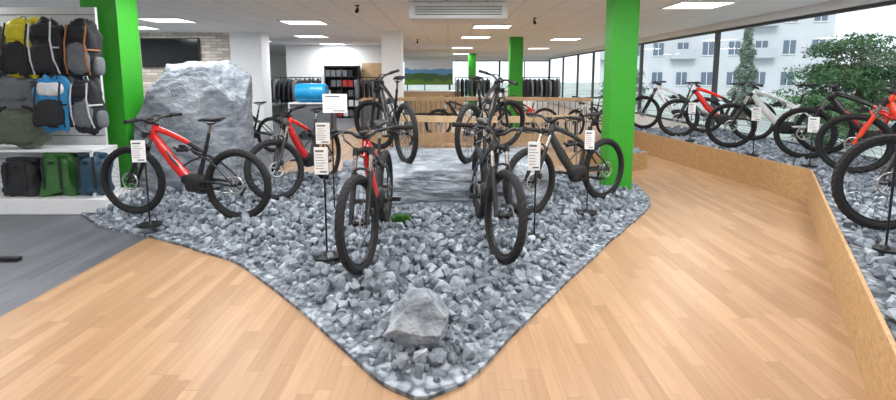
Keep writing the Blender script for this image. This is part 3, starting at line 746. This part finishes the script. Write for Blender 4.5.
def bag(x,y,z,w,h,d,m,label,seed,roll=False,group='soft bags on the display'):
    e=empty('shoulder_bag' if not roll else 'roll_top_bag',(x,y,z),0); top(e,label,'bag',group=group)
    obj('bag_body',MB().sup((0,0,h/2),(w/2,d/2,h/2),.4 if roll else .6,.6,nu=34,nv=24,taper=.14 if roll else -.1,wob=.28,seed=seed).mesh('bag',[m]),e)
    if roll:
        obj('rolled_top',MB().tube([(-w*.40,0,h*1.0),(0,-.01,h*1.03),(w*.40,0,h*1.0)],.04,.035,n=10,up=(0,1,0)).mesh('roll',[m]),e)
        for s in (-1,1): obj('strap',MB().box((s*w*.25,-d*.5,h*.6),(.025,.012,h*.8)).mesh('st',[M_fblack]),e)
        obj('buckle',MB().box((0,-d*.5-.004,h*.86),(.05,.02,.03)).mesh('bk',[M_matte]),e,bevel=.004)
    else:
        obj('flap',MB().sup((0,-d*.25,h*.66),(w*.5,d*.33,h*.36),.6,.6,wob=.3,seed=seed+1,nu=30,nv=18).mesh('flap',[m]),e)
        obj('strap',MB().tube([(-w*.45,0,h*.8),(-w*.3,-d*.2,h*1.1),(0,-d*.1,h*1.2),(w*.3,-d*.2,h*1.1),(w*.45,0,h*.8)],.004,.018,n=6,up=(0,1,0)).mesh('st',[M_fblack]),e)
bag(-5.14,5.75,1.17,.48,.40,.2,M_fgrey,'dark grey shoulder bag hanging on the slatwall',1)
bag(-5.65,5.75,1.18,.42,.38,.2,M_folive,'olive grey shoulder bag hanging on the slatwall',6)
bag(-5.10,5.70,.76,.56,.42,.24,M_folive,'olive grey messenger bag lying on the white shelf',2)
bag(-4.82,5.86,1.22,.34,.36,.14,M_folive,'olive shoulder bag hanging behind a blue backpack',8)
bag(-5.65,5.72,.75,.42,.38,.22,M_fgrey,'grey messenger bag lying on the white shelf',3)
bag(-5.08,5.66,.18,.44,.42,.26,M_fblack,'black roll top pannier bag on the white plinth',4,True)
bag(-4.65,5.66,.18,.40,.48,.26,M_fgreen,'green roll top pannier bag on the white plinth',5,True)
bag(-4.24,5.66,.18,.36,.48,.26,M_fteal,'dark blue roll top pannier bag on the white plinth',9,True)
e=empty('display_stand',(-4.15,4.02,0)); top(e,'black metal foot of a floor display stand','stand')
obj('foot',MB().box((.12,0,.02),(.6,.05,.035)).mesh('ft',[M_blackm]),e,bevel=.004); obj('upright',MB().box((-.16,0,.5),(.04,.04,.95)).mesh('up',[M_blackm]),e)

# ------------------------------------------------------------ furniture deeper in the shop
e=empty('television',(-7.72,13.55,1.86)); top(e,'large black flat screen television on the stone wall','television')
obj('casing',MB().box((0,0,.38),(1.62,.06,.80)).mesh('tv',[M_matte]),e,bevel=.008); obj('screen',MB().box((0,-.033,.38),(1.56,.006,.74)).mesh('scr',[M_screen]),e)
def rack(x,y,n,cols,rz=0):
    e=empty('clothing_rack',(x,y,0),rz); top(e,'black metal clothing rail','clothing rack')
    mb=MB()
    for s in (-1,1): mb.tube([(s*.7,0,0),(s*.7,0,1.55)],.015,n=8,up=(1,0,0)); mb.tube([(s*.7,-.25,.02),(s*.7,.25,.02)],.015,n=8,up=(1,0,0))
    obj('stand',mb.mesh('st',[M_blackm]),e); obj('rail',MB().tube([(-.7,0,1.55),(.7,0,1.55)],.014,n=8).mesh('rl',[M_blackm]),e)
    R=Matrix.Rotation(rz,3,'Z')
    for i in range(n):
        p=R@Vector((-.6+1.2*i/(n-1),0,0)); j=empty('jacket',(x+p.x,y+p.y,.75),rz); m=cols[i%len(cols)]
        top(j,'folded sports jacket hanging on a rail','jacket',group='jackets on the clothing rails')
        obj('torso',MB().sup((0,0,.38),(.05,.24,.36),.6,.7,nu=14,nv=10,wob=.2,seed=i,taper=.1).mesh('t',[m]),j)
        for s in (-1,1): obj('sleeve',MB().tube([(0,s*.2,.68),(0,s*.27,.45),(0,s*.27,.12)],[.05,.045,.035],n=8,up=(1,0,0)).mesh('s',[m]),j)
        obj('hanger',MB().tube([(0,-.16,.70),(0,0,.77),(0,0,.83)],.005,n=5,up=(1,0,0)).mesh('h',[M_blackm]),j)
rack(-4.95,15.2,9,[M_fblack,M_fgrey,M_fblack,M_fblack]); rack(-5.1,16.7,9,[M_fblack,M_fteal,M_fblack]); rack(-2.6,17,8,[M_fgrey,M_fblack,M_fblack],.3); rack(1.0,19.5,8,[M_fgrey,M_fblack,M_fteal],.1); rack(3.4,17.6,8,[M_fblack,M_fgrey],.2)
sbox('wall_partition.001',(-6.3,18.9,0),(-2.5,19.1,CH),M_white,'white painted partition wall','wall')
d=sbox('door_1',(-3.35,18.84,0),(-2.6,18.9,2.1),M_ply,'light wooden interior door','door')
e=empty('shelving_unit',(-4.05,18.6,0)); top(e,'black shelving unit stacked with small goods','shelf')
mb=MB(); mb.box((0,.2,1.0),(1.3,.03,2.0))
for i in range(6): mb.box((0,0,.05+i*.38),(1.3,.4,.03))
for s in (-1,0,1): mb.box((s*.64,0,1),(.03,.4,2.0))
obj('carcass',mb.mesh('cc',[M_matte]),e)
cols=[M_red2,M_paper,M_fgrey,M_fgrey,M_fwhite,M_fblack,M_whitelam]
bxm=[MB().box((0,0,.12),(.17,.2,.24)).mesh('bx',[c]) for c in cols]
for i in range(5):
    for j in range(6):
        if random.random()<.15: continue
        o=obj('product_box',random.choice(bxm),loc=(-4.58+j*.21+(.02 if j>2 else 0),18.52,.066+i*.38)); top(o,'small cardboard product box on a black shelf','box',group='product boxes on shelves')
e=empty('blue_barrel',(-3.45,12.2,.94)); top(e,'blue plastic drum lying on a white counter','barrel')
mb=MB().tube([(-.38,0,.24),(-.34,0,.24),(-.3,0,.24),(-.02,0,.24),(.0,0,.24),(.02,0,.24),(.3,0,.24),(.34,0,.24),(.38,0,.24)],[.2,.23,.24,.24,.25,.24,.24,.23,.2],n=28)
obj('drum',mb.mesh('drum',[M_blue]),e); obj('cap',MB().disc((-.39,0,.24),.05,.03,axis='X').mesh('cap',[M_whitelam]),e)
def counter(x,y,w,d,h,m,mt,label,rz=0):
    e=empty('counter',(x,y,0),rz); top(e,label,'counter')
    obj('cabinet',MB().box((0,0,(h-.04)/2),(w-.06,d-.06,h-.04)).mesh('cb',[m]),e,bevel=.01); obj('countertop',MB().box((0,0,h-.02),(w,d,.04)).mesh('ct',[mt]),e,bevel=.006)
    obj('kick_plate',MB().box((0,-d/2+.02,.05),(w-.1,.02,.1)).mesh('kp',[M_frame]),e)
counter(-3.45,12.3,1.1,.6,.94,M_fgrey,M_whitelam,'grey counter with a blue drum on top')
counter(-.6,20,2.6,.8,1.0,M_ply,M_whitelam,'wooden reception counter with white top')
counter(2.9,22,2.2,.7,.95,M_white,M_ply,'white sales counter with wooden top')
counter(-1.9,14.6,1.5,.7,.9,M_fgrey,M_ply,'grey display table with wooden top')
# landscape mural
m,nt,b=newmat('mural_print'); g=N(nt,'ShaderNodeTexCoord'); sp=N(nt,'ShaderNodeSeparateXYZ'); nt.links.new(g.outputs['Generated'],sp.inputs[0])
no=N(nt,'ShaderNodeTexNoise'); no.inputs['Scale'].default_value=4; no.inputs['Detail'].default_value=5; nt.links.new(g.outputs['Generated'],no.inputs['Vector'])
ad=N(nt,'ShaderNodeMath',operation='MULTIPLY_ADD'); ad.inputs[1].default_value=.5; nt.links.new(no.outputs[0],ad.inputs[0]); nt.links.new(sp.outputs['Z'],ad.inputs[2])
r=N(nt,'ShaderNodeValToRGB'); r.color_ramp.interpolation='CONSTANT'; cr=r.color_ramp.elements; cr[0].color=(.12,.25,.03,1); cr[1].position=.9; cr[1].color=(.7,.8,.9,1)
q=cr.new(.45); q.color=(.05,.14,.05,1); q=cr.new(.68); q.color=(.12,.35,.65,1)
nt.links.new(ad.outputs[0],r.inputs[0]); nt.links.new(r.outputs[0],b.inputs['Base Color'])
o=obj('wall_mural',MB().box((0,0,0),(2.5,.04,1.3)).mesh('mural',[m]),loc=(-1.0,25,1.8)); top(o,'printed panel showing a green hillside under blue sky','poster')
obj('support_leg',MB().box((-1.1,0,-1.22),(.05,.05,1.15)).box((1.1,0,-1.22),(.05,.05,1.15)).mesh('lg',[M_frame]),o)

# ------------------------------------------------------------ outdoors
M_snow=mat('pale_ground',(.46,.49,.49),.9,scale=.5,c2=(.28,.34,.26))
o=obj('ground',MB().add([(6.4,-60,-.25),(140,-60,-.25),(140,140,-.25),(6.4,140,-.25)],[(0,1,2,3)]).add([(-80,30.4,-.25),(6.4,30.4,-.25),(6.4,140,-.25),(-80,140,-.25)],[(0,1,2,3)]).mesh('ground',[M_snow])); struct(o,'pale winter ground outside','ground')
M_fac=mat('pale_render',(.56,.58,.61),.8,var=.03,scale=1); M_fac2=mat('cool_render',(.48,.51,.55),.8,var=.03,scale=1); M_wing=mat('dim_window',(.12,.16,.21),.15)
def building(x,y,w,d,h,rz,m,nx,nz,label):
    e=empty('apartment_building',(x,y,-.25),rz); top(e,label,'building')
    obj('facade',MB().box((0,0,h/2),(w,d,h)).mesh('fc',[m]),e)
    obj('roof',MB().box((0,0,h+.15),(w+.6,d+.6,.3)).mesh('rf',[M_frame]),e)
    wm=MB().box((0,0,0),(.95,.1,1.25),0).box((0,-.03,0),(.05,.08,1.25),1).box((0,-.04,-.66),(1.1,.16,.07),1).mesh('wn',[M_wing,M_whitelam])
    for i in range(nx):
        for j in range(nz):
            obj('window',wm,e,loc=(-w/2+w*(i+.5)/nx,-d/2-.02,1.6+j*2.9))
    for i in range(0,nx,3):
        for j in range(1,nz):
            obj('balcony',MB().box((0,-.5,-.95),(2.2,1.0,.12)).box((0,-1.0,-.5),(2.2,.05,.9)).mesh('bal',[M_fac2]),e,loc=(-w/2+w*(i+.5)/nx,-d/2,1.6+j*2.9))
building(27,52,20,10,8.6,-.35,M_fac,9,3,'pale rendered apartment block with balconies')
building(58,42,26,10,13,-.85,M_fac2,12,4,'cool grey apartment block beyond the trees')
def tree(x,y,h,r,m,label,kind='cone',n=2600,s=.13):
    e=empty('tree',(x,y,-.25)); top(e,label,'tree')
    obj('trunk',MB().tube([(0,0,0),(.05,0,h*.4),(0,0,h*.9)],[.16,.11,.03],n=8,up=(1,0,0)).mesh('tr',[mat('bark',(.09,.06,.04),.9)]),e)
    rnd=random.Random(int(x*10)); vs=[];fs=[]
    cl=[]
    for _ in range(60):
        t=rnd.uniform(.12,.95); q=r*(1.05-t*.6)*rnd.uniform(.2,1.0); a=rnd.uniform(0,6.28)
        cl.append((Vector((q*math.cos(a),q*math.sin(a),h*t)),rnd.uniform(.16,.28)*r))
    for i in range(n):
        if kind=='cone':
            t=rnd.random()**.7; z=h*(.12+.88*(1-t)); rr=r*t*(.75+.25*math.sin(z*7))*rnd.uniform(.6,1.05); a=rnd.uniform(0,6.28); p=Vector((rr*math.cos(a),rr*math.sin(a),z))
        else:
            c,q=rnd.choice(cl); g=Vector((rnd.gauss(0,1),rnd.gauss(0,1),rnd.gauss(0,1))).normalized(); p=c+Vector((g.x*1.6,g.y*1.6,g.z*.5))*q*rnd.uniform(.5,1)
        a=Vector((rnd.uniform(-1,1),rnd.uniform(-1,1),rnd.uniform(-1,1)))*s; b2=Vector((rnd.uniform(-1,1),rnd.uniform(-1,1),rnd.uniform(-1,.4)))*s
        k=len(vs); vs+=[tuple(p),tuple(p+a),tuple(p+b2)]; fs.append((k,k+1,k+2))
    me=bpy.data.meshes.new('foliage'); me.from_pydata(vs,[],fs); me.materials.append(m); obj('foliage',me,e)
tree(12.8,20.8,4.5,.72,mat('conifer_needles',(.14,.21,.14),.9,c2=(.30,.36,.33)),'slender conical conifer with slightly frosty needles',n=6000,s=.11)
tree(15.0,17.6,3.4,2.5,mat('pine_needles',(.065,.15,.055),.8,c2=(.03,.085,.03)),'low spreading green pine behind the window','blob',18000,s=.11)
tree(10.2,12.9,1.3,1.0,mat('shrub_leaves',(.10,.20,.08),.8,c2=(.05,.12,.05)),'low broad evergreen shrub outside','blob',5000,s=.10)
tree(10.5,29,2.2,1.6,mat('hedge_leaves',(.12,.18,.10),.8),'round clipped garden hedge outside','blob',4000)

# ------------------------------------------------------------ light
w=bpy.data.worlds.new('world'); scene.world=w; w.use_nodes=True; nt=w.node_tree; bg=nt.nodes['Background']
bg.inputs[0].default_value=(.86,.93,1,1); bg.inputs[1].default_value=1.55
S=bpy.data.lights.new('sun','SUN'); S.energy=1.5; S.angle=.35; so=bpy.data.objects.new('sun',S); col.objects.link(so)
so.rotation_euler=Vector((.35,.8,-.6)).to_track_quat('-Z','Y').to_euler()

cam=bpy.data.cameras.new('camera'); co=bpy.data.objects.new('camera',cam); col.objects.link(co)
co.location=(0,0,1.6); co.rotation_euler=(math.radians(83),0,0); cam.sensor_width=36; cam.lens=480/896*36; cam.shift_y=-65/896; cam.clip_end=400; cam.clip_start=.05
scene.camera=co
